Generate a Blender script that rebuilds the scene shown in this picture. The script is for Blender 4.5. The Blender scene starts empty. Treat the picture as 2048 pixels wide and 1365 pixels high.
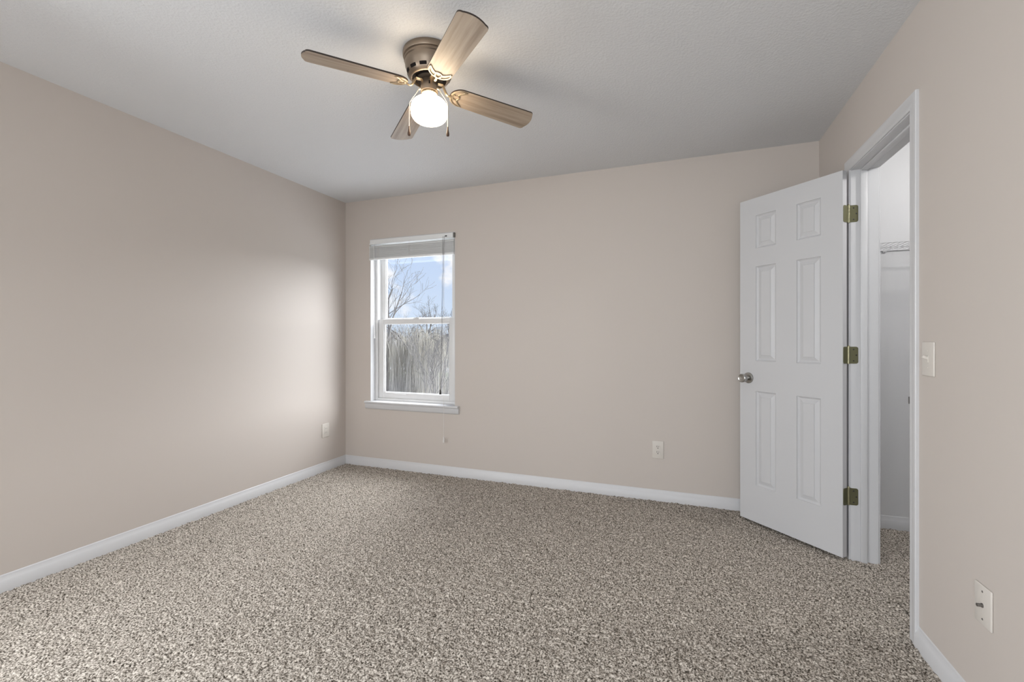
import bpy, bmesh, math, random
import numpy as np
from mathutils import Vector, Matrix

SC = bpy.context.scene
COL = SC.collection

# ------------------------------------------------------------------ camera
F_PX, YAW, CAM_H, CY = 889.75, math.radians(20.32), 1.1663, 678.05
cam_data = bpy.data.cameras.new('camera')
cam_data.sensor_width = 36.0
cam_data.lens = F_PX / 2048 * 36.0
cam_data.shift_y = -(682.5 - CY) / 2048
cam_data.clip_start, cam_data.clip_end = 0.02, 400
cam = bpy.data.objects.new('camera', cam_data)
cam.location = (0, 0, CAM_H)
cam.rotation_euler = (math.radians(90), 0, YAW)
COL.objects.link(cam)
SC.camera = cam
CS, SN = math.cos(YAW), math.sin(YAW)


def at(px, depth, py=None):
    """A point in the place seen towards (px, py) at a given depth."""
    t = (px - 1024) / F_PX
    z = CAM_H + (CY - py) * depth / F_PX if py is not None else 0.0
    return Vector((depth * (-SN + CS * t), depth * (CS + SN * t), z))


# ------------------------------------------------------------------ exposure, sky, lights
SC.view_settings.view_transform = 'Standard'
SC.view_settings.look = 'None'
SC.view_settings.gamma = 1.0
SC.view_settings.use_curve_mapping = False
SC.view_settings.exposure = 0.0

XL, XR, YB, YF, H = -2.912, 0.859, 3.370, -1.30, 2.44

world = bpy.data.worlds.new('sky')
SC.world = world
world.use_nodes = True
wt = world.node_tree
wt.nodes.clear()
w_out = wt.nodes.new('ShaderNodeOutputWorld')
w_bg = wt.nodes.new('ShaderNodeBackground')
w_bg.inputs['Strength'].default_value = 1.0
w_tc = wt.nodes.new('ShaderNodeTexCoord')
w_sep = wt.nodes.new('ShaderNodeSeparateXYZ')
wt.links.new(w_tc.outputs['Generated'], w_sep.inputs[0])
w_r = wt.nodes.new('ShaderNodeValToRGB')
w_r.color_ramp.elements[0].position = 0.0
w_r.color_ramp.elements[0].color = (0.72, 0.85, 1.02, 1)
w_r.color_ramp.elements[1].position = 0.45
w_r.color_ramp.elements[1].color = (0.40, 0.58, 0.98, 1)
wt.links.new(w_sep.outputs['Z'], w_r.inputs[0])
w_map = wt.nodes.new('ShaderNodeMapping')
w_map.inputs['Scale'].default_value = (1, 1, 1.6)
w_map.inputs['Location'].default_value = (0.05, 0.89, -4.65)
wt.links.new(w_tc.outputs['Generated'], w_map.inputs[0])
w_n = wt.nodes.new('ShaderNodeTexNoise')
w_n.inputs['Scale'].default_value = 5.5
w_n.inputs['Detail'].default_value = 7
w_n.inputs['Roughness'].default_value = 0.55
wt.links.new(w_map.outputs[0], w_n.inputs['Vector'])
w_cr = wt.nodes.new('ShaderNodeValToRGB')
w_cr.color_ramp.elements[0].position = 0.52
w_cr.color_ramp.elements[0].color = (0, 0, 0, 1)
w_cr.color_ramp.elements[1].position = 0.62
w_cr.color_ramp.elements[1].color = (1, 1, 1, 1)
wt.links.new(w_n.outputs['Fac'], w_cr.inputs[0])
w_mix = wt.nodes.new('ShaderNodeMix')
w_mix.data_type = 'RGBA'
wt.links.new(w_cr.outputs['Color'], w_mix.inputs[0])
wt.links.new(w_r.outputs['Color'], w_mix.inputs[6])
w_mix.inputs[7].default_value = (1.08, 1.08, 1.10, 1)
wt.links.new(w_mix.outputs[2], w_bg.inputs['Color'])
wt.links.new(w_bg.outputs[0], w_out.inputs[0])

# hazy sun low in the sky beyond the window, softened by cloud
sun_d = bpy.data.lights.new('hazy_sun', 'SUN')
sun_d.energy = 21.0
sun_d.angle = math.radians(84)
sun_d.color = (0.95, 0.98, 1.0)
sun = bpy.data.objects.new('hazy_sun', sun_d)
sun_dir = Vector((-0.50, -0.70, -0.84)).normalized()      # way the light travels
sun.rotation_euler = sun_dir.to_track_quat('-Z', 'Y').to_euler()
sun.location = (6, 12, 6)
COL.objects.link(sun)


def area(name, loc, direction, sx, sy, power, color):
    d = bpy.data.lights.new(name, 'AREA')
    d.shape = 'RECTANGLE'
    d.size, d.size_y, d.energy, d.color = sx, sy, power, color
    o = bpy.data.objects.new(name, d)
    o.location = loc
    o.rotation_euler = Vector(direction).to_track_quat('-Z', 'Y').to_euler()
    COL.objects.link(o)
    return o


# daylight added through made-up openings out of view, to brighten the room
area('fill_light', (-0.5, YF - 0.10, 1.35), (0, 1, -0.45), 1.60, 1.45, 42, (0.94, 0.975, 1.0))
area('fill_light', (XL - 0.10, -0.45, 1.35), (1, 0.1, -0.75), 1.40, 1.45, 88, (0.94, 0.975, 1.0))
# the bulb on the closet ceiling
cl_d = bpy.data.lights.new('closet_bulb', 'POINT')
cl_d.energy, cl_d.color, cl_d.shadow_soft_size = 21, (1.0, 0.98, 0.95), 0.05
cl = bpy.data.objects.new('closet_bulb', cl_d)
cl.location = (1.68, 2.42, 2.28)
COL.objects.link(cl)


# ------------------------------------------------------------------ materials
def mat(name, color, rough=0.6, metal=0.0, spec=0.5):
    m = bpy.data.materials.new(name)
    m.use_nodes = True
    b = m.node_tree.nodes['Principled BSDF']
    b.inputs['Base Color'].default_value = (*color, 1)
    b.inputs['Roughness'].default_value = rough
    b.inputs['Metallic'].default_value = metal
    b.inputs['Specular IOR Level'].default_value = spec
    return m


def bump(m, scale, strength, dist=0.002, detail=3.0, kind='noise', rough=0.6, coord='Object'):
    nt = m.node_tree
    b = nt.nodes['Principled BSDF']
    tc = nt.nodes.new('ShaderNodeTexCoord')
    n = nt.nodes.new('ShaderNodeTexNoise')
    n.inputs['Scale'].default_value = scale
    n.inputs['Detail'].default_value = detail
    n.inputs['Roughness'].default_value = rough
    nt.links.new(tc.outputs[coord], n.inputs['Vector'])
    bp = nt.nodes.new('ShaderNodeBump')
    bp.inputs['Strength'].default_value = strength
    bp.inputs['Distance'].default_value = dist
    nt.links.new(n.outputs['Fac'], bp.inputs['Height'])
    nt.links.new(bp.outputs[0], b.inputs['Normal'])
    return m


def ramp_color(m, scale, stops, detail=4, mapping=None, rough=0.6, noise_rough=0.6):
    """Colour pattern of the thing itself from a noise through a ramp."""
    nt = m.node_tree
    b = nt.nodes['Principled BSDF']
    tc = nt.nodes.new('ShaderNodeTexCoord')
    mp = nt.nodes.new('ShaderNodeMapping')
    if mapping:
        mp.inputs['Scale'].default_value = mapping
    nt.links.new(tc.outputs['Object'], mp.inputs[0])
    n = nt.nodes.new('ShaderNodeTexNoise')
    n.inputs['Scale'].default_value = scale
    n.inputs['Detail'].default_value = detail
    n.inputs['Roughness'].default_value = noise_rough
    nt.links.new(mp.outputs[0], n.inputs['Vector'])
    r = nt.nodes.new('ShaderNodeValToRGB')
    while len(r.color_ramp.elements) < len(stops):
        r.color_ramp.elements.new(0.5)
    for e, (p, c) in zip(r.color_ramp.elements, stops):
        e.position = p
        e.color = (*c, 1)
    nt.links.new(n.outputs['Fac'], r.inputs[0])
    nt.links.new(r.outputs[0], b.inputs['Base Color'])
    return m


M = {}
M['wall'] = bump(mat('beige_wall_paint', (0.578, 0.526, 0.484), 0.55, spec=0.3), 220, 0.12, 0.001)
M['closet_wall'] = bump(mat('white_wall_paint', (0.66, 0.66, 0.67), 0.6, spec=0.3), 220, 0.12, 0.001)
M['ceiling'] = bump(mat('textured_ceiling_paint', (0.69, 0.70, 0.715), 0.8, spec=0.2), 95, 0.55, 0.004, 4.0)
M['trim'] = mat('white_trim_paint', (0.61, 0.61, 0.62), 0.38)
M['door'] = bump(mat('white_door_paint', (0.57, 0.57, 0.58), 0.42), 60, 0.05, 0.001)
M['vinyl'] = mat('white_window_vinyl', (0.74, 0.74, 0.74), 0.35)
M['blind'] = mat('white_blind_slats', (0.78, 0.79, 0.79), 0.45)
M['plate'] = mat('ivory_plate_plastic', (0.66, 0.62, 0.57), 0.35)
M['slot'] = mat('dark_slot', (0.03, 0.027, 0.025), 0.6)
M['brass'] = bump(mat('aged_brass', (0.165, 0.160, 0.090), 0.45, 0.7), 90, 0.1)
M['brass_pin'] = mat('worn_brass_pin', (0.42, 0.40, 0.26), 0.35, 0.9)
M['nickel'] = mat('satin_nickel', (0.42, 0.41, 0.39), 0.28, 1.0)
M['steel'] = mat('dark_steel', (0.22, 0.21, 0.20), 0.35, 0.9)
M['fan_metal'] = bump(mat('pewter_fan_metal', (0.27, 0.215, 0.165), 0.38, 0.85), 120, 0.04)
M['fan_arm'] = mat('antique_brass_arm', (0.38, 0.30, 0.20), 0.38, 0.75)
M['fan_dark'] = mat('dark_motor', (0.008, 0.006, 0.006), 0.7, spec=0.15)
M['blade_edge'] = mat('dark_blade_edge', (0.030, 0.020, 0.014), 0.5)
M['fob'] = mat('dark_wood_fob', (0.07, 0.035, 0.02), 0.35)
M['chain'] = mat('brass_chain', (0.70, 0.60, 0.46), 0.35, 0.7)
M['cord_white'] = mat('white_cord', (0.72, 0.70, 0.68), 0.7)
M['cord_dark'] = mat('grey_cord', (0.10, 0.10, 0.11), 0.7)
M['wand'] = mat('clear_plastic_wand', (0.78, 0.79, 0.79), 0.2)
M['wire'] = mat('white_coated_wire', (0.55, 0.55, 0.56), 0.4)

M['wood'] = ramp_color(mat('washed_oak_blade', (0.4, 0.3, 0.2), 0.42), 26,
                       [(0.30, (0.22, 0.165, 0.12)), (0.52, (0.35, 0.28, 0.215)), (0.72, (0.42, 0.345, 0.27))],
                       6, (0.10, 1.6, 1.0))

# carpet: beige tufts flecked with dark brown
m = mat('flecked_carpet', (0.4, 0.36, 0.3), 0.95, spec=0.05)
nt = m.node_tree
b = nt.nodes['Principled BSDF']
tc = nt.nodes.new('ShaderNodeTexCoord')
n1 = nt.nodes.new('ShaderNodeTexNoise')
n1.inputs['Scale'].default_value = 150
n1.inputs['Detail'].default_value = 3.0
n1.inputs['Roughness'].default_value = 0.65
nt.links.new(tc.outputs['Object'], n1.inputs['Vector'])
r1 = nt.nodes.new('ShaderNodeValToRGB')
for _ in range(2):
    r1.color_ramp.elements.new(0.5)
for e, (pos, c) in zip(r1.color_ramp.elements, [(0.36, (0.042, 0.034, 0.026)), (0.45, (0.225, 0.195, 0.163)),
                                                (0.53, (0.50, 0.450, 0.392)), (0.63, (0.74, 0.680, 0.608))]):
    e.position, e.color = pos, (*c, 1)
nt.links.new(n1.outputs['Fac'], r1.inputs[0])
nt.links.new(r1.outputs[0], b.inputs['Base Color'])
bp = nt.nodes.new('ShaderNodeBump')
bp.inputs['Strength'].default_value = 0.7
bp.inputs['Distance'].default_value = 0.006
nt.links.new(n1.outputs['Fac'], bp.inputs['Height'])
nt.links.new(bp.outputs[0], b.inputs['Normal'])
M['carpet'] = m

# glowing opal glass globe
m = bpy.data.materials.new('lit_opal_glass')
m.use_nodes = True
b = m.node_tree.nodes['Principled BSDF']
b.inputs['Base Color'].default_value = (0.9, 0.87, 0.8, 1)
b.inputs['Roughness'].default_value = 0.2
b.inputs['Emission Color'].default_value = (1.0, 0.81, 0.58, 1)
b.inputs['Emission Strength'].default_value = 15.0
M['globe'] = m

# window glass
m = bpy.data.materials.new('window_glass')
m.use_nodes = True
nt = m.node_tree
nt.nodes.clear()
o_ = nt.nodes.new('ShaderNodeOutputMaterial')
mx = nt.nodes.new('ShaderNodeMixShader')
mx.inputs[0].default_value = 0.05
tr = nt.nodes.new('ShaderNodeBsdfTransparent')
gl = nt.nodes.new('ShaderNodeBsdfGlossy')
gl.inputs['Roughness'].default_value = 0.02
nt.links.new(tr.outputs[0], mx.inputs[1])
nt.links.new(gl.outputs[0], mx.inputs[2])
nt.links.new(mx.outputs[0], o_.inputs[0])
M['glass'] = m

M['bark'] = ramp_color(mat('grey_bark', (0.2, 0.18, 0.16), 0.9, spec=0.1), 6,
                       [(0.3, (0.060, 0.056, 0.055)), (0.7, (0.11, 0.104, 0.102))])
M['twig'] = mat('grey_brown_twigs', (0.15, 0.142, 0.138), 0.9, spec=0.1)
M['twig_pale'] = mat('pale_tan_twigs', (0.26, 0.252, 0.247), 0.9, spec=0.1)
M['willow'] = ramp_color(mat('yellow_tan_willow_twigs', (0.4, 0.35, 0.22), 0.9, spec=0.1), 0.6,
                         [(0.35, (0.22, 0.215, 0.212)), (0.6, (0.30, 0.28, 0.235))])
M['grass'] = ramp_color(mat('winter_grass', (0.3, 0.3, 0.2), 0.95, spec=0.05), 0.25,
                        [(0.3, (0.20, 0.198, 0.18)), (0.5, (0.16, 0.185, 0.13)), (0.7, (0.30, 0.295, 0.29))])
M['road'] = mat('pale_concrete', (0.24, 0.24, 0.25), 0.9)
M['reflector'] = mat('pale_reflector', (0.80, 0.80, 0.80), 0.9)
M['siding'] = mat('pale_siding', (0.17, 0.17, 0.20), 0.7)
M['shingle'] = mat('grey_shingles', (0.09, 0.09, 0.105), 0.9)


# ------------------------------------------------------------------ mesh helpers
class MB:
    """Collects shapes, then builds them as ONE mesh object."""

    def __init__(self):
        self.v, self.f, self.mi, self.slot = [], [], [], 0

    def add(self, verts, faces):
        o = len(self.v)
        self.v += [tuple(p) for p in verts]
        self.f += [tuple(i + o for i in f) for f in faces]
        self.mi += [self.slot] * len(faces)
        return self

    def bm(self, bm, mtx=None):
        bm.verts.ensure_lookup_table()
        for i, v in enumerate(bm.verts):
            v.index = i
        vs = [(mtx @ v.co if mtx else v.co.copy()) for v in bm.verts]
        self.add(vs, [[v.index for v in f.verts] for f in bm.faces])
        bm.free()
        return self

    def box(self, x0, x1, y0, y1, z0, z1, bev=0.0, seg=2, mtx=None):
        bm = bmesh.new()
        bmesh.ops.create_cube(bm, size=1.0)
        for v in bm.verts:
            v.co = Vector(((x0 + x1) / 2 + v.co.x * (x1 - x0), (y0 + y1) / 2 + v.co.y * (y1 - y0),
                           (z0 + z1) / 2 + v.co.z * (z1 - z0)))
        if bev:
            bmesh.ops.bevel(bm, geom=list(bm.edges), offset=bev, segments=seg, affect='EDGES', profile=0.5)
        return self.bm(bm, mtx)

    def lathe(self, prof, n=48, mtx=None, cap=True):
        vs, fs = [], []
        for r, z in prof:
            for k in range(n):
                a = 2 * math.pi * k / n
                p = Vector((r * math.cos(a), r * math.sin(a), z))
                vs.append(mtx @ p if mtx else p)
        for i in range(len(prof) - 1):
            for k in range(n):
                k2 = (k + 1) % n
                fs.append((i * n + k, i * n + k2, (i + 1) * n + k2, (i + 1) * n + k))
        if cap:
            fs.append(tuple(reversed(range(n))))
            fs.append(tuple(range((len(prof) - 1) * n, len(prof) * n)))
        return self.add(vs, fs)

    def tube(self, pts, radii, n=8, flat=None):
        """Swept tube; flat=(normal, factor) squashes it along a direction."""
        pts = [Vector(p) for p in pts]
        if not hasattr(radii, '__len__'):
            radii = [radii] * len(pts)
        vs, fs = [], []
        up = None
        for i, p in enumerate(pts):
            a, c = pts[max(0, i - 1)], pts[min(len(pts) - 1, i + 1)]
            t = (c - a)
            t = t.normalized() if t.length > 1e-9 else Vector((0, 0, 1))
            if up is None:
                up = Vector((0, 0, 1)) if abs(t.z) < 0.9 else Vector((1, 0, 0))
            s = t.cross(up)
            s = s.normalized() if s.length > 1e-6 else t.orthogonal().normalized()
            up = s.cross(t).normalized()
            for k in range(n):
                ang = 2 * math.pi * k / n
                off = (s * math.cos(ang) + up * math.sin(ang)) * radii[i]
                if flat:
                    nn = flat[0]
                    off = off - nn * off.dot(nn) * (1 - flat[1])
                vs.append(p + off)
        for i in range(len(pts) - 1):
            for k in range(n):
                k2 = (k + 1) % n
                fs.append((i * n + k, i * n + k2, (i + 1) * n + k2, (i + 1) * n + k))
        fs.append(tuple(reversed(range(n))))
        fs.append(tuple(range((len(pts) - 1) * n, len(pts) * n)))
        return self.add(vs, fs)

    def prism(self, poly, fn):
        """Extrude a polygon: fn(u, v, 0 or 1) gives the point."""
        n = len(poly)
        vs = [fn(u, v, 0) for u, v in poly] + [fn(u, v, 1) for u, v in poly]
        fs = [tuple(reversed(range(n))), tuple(range(n, 2 * n))]
        for i in range(n):
            j = (i + 1) % n
            fs.append((i, j, n + j, n + i))
        return self.add(vs, fs)

    def build(self, name, mats, parent=None, smooth=False, loc=None):
        me = bpy.data.meshes.new(name)
        me.from_pydata([tuple(p) for p in self.v], [], self.f)
        if not isinstance(mats, (list, tuple)):
            mats = [mats]
        for mm in mats:
            me.materials.append(mm)
        if len(mats) > 1:
            me.polygons.foreach_set('material_index', self.mi)
        bm = bmesh.new()
        bm.from_mesh(me)
        bmesh.ops.recalc_face_normals(bm, faces=bm.faces)
        bm.to_mesh(me)
        bm.free()
        if smooth:
            me.polygons.foreach_set('use_smooth', [True] * len(me.polygons))
            try:
                me.set_sharp_from_angle(angle=math.radians(smooth if smooth is not True else 40))
            except Exception:
                pass
        me.update()
        o = bpy.data.objects.new(name, me)
        COL.objects.link(o)
        if parent:
            o.parent = parent
        if loc:
            o.location = loc
        return o


def tag(o, label, cat, group=None, kind=None):
    o['label'], o['category'] = label, cat
    if group:
        o['group'] = group
    if kind:
        o['kind'] = kind
    return o


def struct(o, label=None, cat=None):
    o['kind'] = 'structure'
    if label:
        o['label'], o['category'] = label, cat
    return o


def empty(name, loc, rz=0.0):
    o = bpy.data.objects.new(name, None)
    o.location = loc
    o.rotation_euler = (0, 0, rz)
    o.empty_display_size = 0.1
    COL.objects.link(o)
    return o


# ================================================================== THE SETTING
T = 0.121                                        # wall thickness
WX0, WX1, WZ0, WZ1 = -2.630, -1.764, 0.598, 2.075  # window opening in the back wall
DY0, DY1, DZ1 = 2.170, 2.815, 2.053              # closet door opening in the right wall
XO = XR + T

# floor: carpet pile relief inside, coarse slab under everything
rng = np.random.default_rng(4)


def carpet_patch(x0, x1, y0, y1, step):
    nx, ny = int((x1 - x0) / step) + 1, int((y1 - y0) / step) + 1
    xs, ys = np.linspace(x0, x1, nx), np.linspace(y0, y1, ny)
    X, Y = np.meshgrid(xs, ys)
    hh = rng.standard_normal((ny, nx))
    for ax in (0, 1):
        hh = hh + 0.28 * (np.roll(hh, 1, ax) + np.roll(hh, -1, ax))
    hh = hh / hh.std()
    Z = np.clip(hh, -2.2, 2.2) * 0.0026
    X = X + rng.uniform(-1, 1, X.shape) * step * 0.30
    Y = Y + rng.uniform(-1, 1, Y.shape) * step * 0.30
    V = np.stack([X, Y, Z], -1).reshape(-1, 3)
    i = np.arange(ny * nx).reshape(ny, nx)
    Q = np.stack([i[:-1, :-1], i[:-1, 1:], i[1:, 1:], i[1:, :-1]], -1).reshape(-1, 4)
    return V, Q


parts = [carpet_patch(XL - 0.01, XR + 0.06, 0.25, YB + 0.005, 0.0060),
         carpet_patch(XR + 0.06, 1.62, 2.05, YB + 0.005, 0.0060)]
VV = [np.array([[-3.05, -1.45, -0.012], [2.45, -1.45, -0.012], [2.45, 3.5, -0.012], [-3.05, 3.5, -0.012],
                [-3.05, -1.45, -0.15], [2.45, -1.45, -0.15], [2.45, 3.5, -0.15], [-3.05, 3.5, -0.15]])]
QQ = [np.array([[0, 1, 2, 3], [7, 6, 5, 4], [0, 4, 5, 1], [1, 5, 6, 2], [2, 6, 7, 3], [3, 7, 4, 0]])]
off = 8
for V, Q in parts:
    VV.append(V)
    QQ.append(Q + off)
    off += len(V)
VV, QQ = np.concatenate(VV), np.concatenate(QQ)
me = bpy.data.meshes.new('floor')
me.vertices.add(len(VV))
me.vertices.foreach_set('co', VV.astype(np.float32).ravel())
me.loops.add(QQ.size)
me.loops.foreach_set('vertex_index', QQ.astype(np.int32).ravel())
me.polygons.add(len(QQ))
me.polygons.foreach_set('loop_start', np.arange(0, QQ.size, 4, dtype=np.int32))
sm = np.ones(len(QQ), dtype=bool)
sm[:6] = False
me.polygons.foreach_set('use_smooth', sm)
me.update(calc_edges=True)
me.validate()
me.materials.append(M['carpet'])
floor = bpy.data.objects.new('floor', me)
COL.objects.link(floor)
struct(floor, 'beige and brown flecked carpet covering the whole bedroom floor', 'floor')

struct(MB().box(-3.05, 2.45, -1.45, 3.5, H, H + 0.12).build('ceiling', M['ceiling']),
       'white textured ceiling around the fan', 'ceiling')

lw = MB()
lw.box(XL - T, XL, 0.25, YB, -0.01, H)
lw.box(XL - T, XL, YF, -1.15, -0.01, H)
lw.box(XL - T, XL, -1.15, 0.25, -0.01, 0.62)  # opening added in the unseen stretch of wall for the fill light
lw.box(XL - T, XL, -1.15, 0.25, 2.08, H)
struct(lw.build('wall_left', M['wall']), 'beige wall on the left, lit beside the window', 'wall')
bw = MB()
bw.box(XL - T, WX0, YB, YB + T + 0.03, -0.01, H)
bw.box(WX1, XO, YB, YB + T + 0.03, -0.01, H)
bw.box(WX0, WX1, YB, YB + T + 0.03, -0.01, WZ0 - 0.02)
bw.box(WX0, WX1, YB, YB + T + 0.03, WZ1, H)
struct(bw.build('wall_back', M['wall']), 'beige wall holding the window, facing the viewer', 'wall')
rw = MB()
rw.slot = 0
rw.box(XR, XO - 0.004, YF, DY0 - 0.012, -0.01, H)
rw.box(XR, XO - 0.004, DY1 + 0.012, YB, -0.01, H)
rw.box(XR, XO - 0.004, DY0 - 0.012, DY1 + 0.012, DZ1 + 0.012, H)
rw.slot = 1
rw.box(XO - 0.004, XO, YF, DY0 - 0.012, -0.01, H)
rw.box(XO - 0.004, XO, DY1 + 0.012, YB, -0.01, H)
rw.box(XO - 0.004, XO, DY0 - 0.012, DY1 + 0.012, DZ1 + 0.012, H)
struct(rw.build('wall_right', [M['wall'], M['closet_wall']]), 'beige wall on the right with the closet doorway', 'wall')
# wall behind the camera with an opening added for the fill light
fw = MB()
for x0, x1 in ((XL - T, -1.3), (0.3, XO)):
    fw.box(x0, x1, YF - T, YF, -0.01, H)
for x0, x1 in ((-1.3, 0.3),):
    fw.box(x0, x1, YF - T, YF, -0.01, 0.62)
    fw.box(x0, x1, YF - T, YF, 2.08, H)
struct(fw.build('wall_front', M['wall']), 'beige wall behind the viewer with an opening added for fill light', 'wall')
# closet
cw = MB().box(XO, 2.42, YB, YB + T, -0.01, H).build('wall_closet_back', M['closet_wall'])
struct(cw, 'white closet wall carrying the wire shelf', 'wall')
struct(MB().box(2.30, 2.42, 1.0, YB, -0.01, H).build('wall_closet_right', M['closet_wall']), 'white far wall of the closet', 'wall')
struct(MB().box(XO, 2.30, 0.90, 1.0, -0.01, H).build('wall_closet_front', M['closet_wall']), 'white near wall of the closet', 'wall')


# baseboards: profile (depth from the wall, height)
BASE = [(0, 0), (0.0145, 0), (0.0145, 0.052), (0.0095, 0.0585), (0.0085, 0.063), (0.0038, 0.0705),
        (0.0034, 0.077), (0.0015, 0.082), (0, 0.083)]


def base(name, a, b_, nrm, label):
    a, b_, nrm = Vector(a), Vector(b_), Vector(nrm)
    mb = MB().prism(BASE, lambda u, v, e: (b_ if e else a) + nrm * u + Vector((0, 0, v - 0.004)))
    return struct(mb.build(name, M['trim'], smooth=50), label, 'baseboard')


base('baseboard_left', (XL, YF, 0), (XL, YB, 0), (1, 0, 0), 'white baseboard along the foot of the left wall')
base('baseboard_back', (XL, YB, 0), (XR, YB, 0), (0, -1, 0), 'white baseboard under the window wall')
base('baseboard_right', (XR, YF, 0), (XR, 2.112, 0), (-1, 0, 0), 'white baseboard on the right, nearest the viewer')
base('baseboard_corner', (XR, 2.873, 0), (XR, YB, 0), (-1, 0, 0), 'short white baseboard behind the open door')
base('baseboard_closet', (XO, YB, 0), (2.30, YB, 0), (0, -1, 0), 'white baseboard inside the closet')

# door casing (trim_1): colonial profile swept round the opening
CAS = [(0.0, 0.0), (0.0, 0.0065), (0.004, 0.0085), (0.010, 0.0085), (0.016, 0.0075), (0.026, 0.0085),
       (0.040, 0.0115), (0.048, 0.0125), (0.053, 0.0115), (0.055, 0.009), (0.055, 0.0)]


def casing(xw, sgn, name, label):
    y0, y1, z1 = DY0 - 0.004, DY1 + 0.004, DZ1 + 0.004
    vs, fs = [], []
    n = len(CAS)
    for k in range(4):
        for u, d in CAS:
            x = xw + sgn * d
            p = [(x, y1 + u, -0.004), (x, y1 + u, z1 + u), (x, y0 - u, z1 + u), (x, y0 - u, -0.004)][k]
            vs.append(p)
    for k in range(3):
        for i in range(n - 1):
            fs.append((k * n + i, k * n + i + 1, (k + 1) * n + i + 1, (k + 1) * n + i))
    fs += [tuple(range(n)), tuple(range(3 * n, 4 * n))]
    return struct(MB().add(vs, fs).build(name, M['trim'], smooth=35), label, 'trim')


casing(XR, -1, 'trim_1', 'white moulded casing around the closet doorway')
casing(XO, 1, 'trim_2', 'white casing on the closet side of the doorway')
# jamb with stop (trim_3)
jb = MB()
jb.box(XR, XO, DY1, DY1 + 0.014, -0.004, DZ1 + 0.014, 0.0012, 1)
jb.box(XR, XO, DY0 - 0.014, DY0, -0.004, DZ1 + 0.014, 0.0012, 1)
jb.box(XR, XO, DY0, DY1, DZ1, DZ1 + 0.014, 0.0012, 1)
jb.box(XR + 0.040, XR + 0.070, DY1 - 0.0105, DY1, -0.004, DZ1, 0.003, 2)
jb.box(XR + 0.040, XR + 0.070, DY0, DY0 + 0.0105, -0.004, DZ1, 0.003, 2)
jb.box(XR + 0.040, XR + 0.070, DY0 + 0.0105, DY1 - 0.0105, DZ1 - 0.0105, DZ1, 0.003, 2)
jamb = struct(jb.build('trim_3', M['trim'], smooth=30), 'white door jamb with its stop lining the closet doorway', 'trim')
sp = MB()
sp.box(XR - 0.001, XR + 0.032, DY0 - 0.0005, DY0 + 0.0015, 0.897, 0.955, 0.0006, 1)
sp.tube([(XR + 0.001, DY0 + 0.001, 0.905), (XR + 0.001, DY0 + 0.001, 0.947)], 0.0022, 8)
sp.box(XR - 0.010, XR + 0.001, DY0 - 0.001, DY0 + 0.001, 0.912, 0.940, 0.0006, 1)
strike = sp.build('strike_plate', M['steel'], jamb)
strike['label'] = 'small metal strike plate on the latch side'

# ------------------------------------------------------------------ door_1
DOOR_ANG = math.radians(134.7)
PIN = Vector((XR - 0.010, DY1, 0))
door = empty('door_1', (PIN.x, PIN.y, 0.0))
struct(door, 'white six panel door standing open into the room on brass hinges', 'door')
DW, DT, DB, DTOP = 0.610, 0.035, 0.018, 2.049
# local frame while shut: run towards -y, thickness towards +x; then swung about the pin
SW = Matrix.Rotation(DOOR_ANG - math.radians(270), 4, 'Z')


def dl(run, thick, z):
    """run = distance from the hinge edge, thick = 0 at the room face."""
    return SW @ Vector((0.010 + thick, -0.003 - run, z))


xs = [0.0, 0.110, 0.242, 0.367, 0.499, DW]       # from the hinge edge
zs = [DB, 0.249, 0.839, 1.028, 1.618, 1.731, 1.938, DTOP]
mb = MB()
for side in (0, 1):
    def pt(r, z, dep):
        return dl(r, DT - dep if side else dep, z)
    for i in range(5):
        for j in range(7):
            r0, r1, z0, z1 = xs[i], xs[i + 1], zs[j], zs[j + 1]
            if i in (1, 3) and j in (1, 3, 5):
                rings = [(0.0, 0.0), (0.0015, 0.0045), (0.007, 0.0085), (0.010, 0.0105), (0.0140, 0.0105), (0.035, 0.0035),
                         (0.0360, 0.0010)]
                vs, fs = [], []
                for ins, dep in rings:
                    vs += [pt(r0 + ins, z0 + ins, dep), pt(r1 - ins, z0 + ins, dep),
                           pt(r1 - ins, z1 - ins, dep), pt(r0 + ins, z1 - ins, dep)]
                for q in range(len(rings) - 1):
                    for k in range(4):
                        k2 = (k + 1) % 4
                        fs.append((q * 4 + k, q * 4 + k2, q * 4 + 4 + k2, q * 4 + 4 + k))
                q = (len(rings) - 1) * 4
                fs.append((q, q + 1, q + 2, q + 3))
                mb.add(vs, fs)
            else:
                mb.add([pt(r0, z0, 0), pt(r1, z0, 0), pt(r1, z1, 0), pt(r0, z1, 0)], [(0, 1, 2, 3)])
for (ra, rb_, za, zb) in ((0, 0, DB, DTOP), (DW, DW, DB, DTOP), (0, DW, DB, DB), (0, DW, DTOP, DTOP)):
    if ra == rb_:
        mb.add([dl(ra, 0, za), dl(ra, DT, za), dl(ra, DT, zb), dl(ra, 0, zb)], [(0, 1, 2, 3)])
    else:
        mb.add([dl(ra, 0, za), dl(rb_, 0, za), dl(rb_, DT, za), dl(ra, DT, za)], [(0, 1, 2, 3)])
slab = mb.build('door_slab', M['door'], door)
bmx = bmesh.new()
bmx.from_mesh(slab.data)
bmesh.ops.remove_doubles(bmx, verts=bmx.verts, dist=1e-5)
bmesh.ops.recalc_face_normals(bmx, faces=bmx.faces)
bmx.to_mesh(slab.data)
bmx.free()

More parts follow.
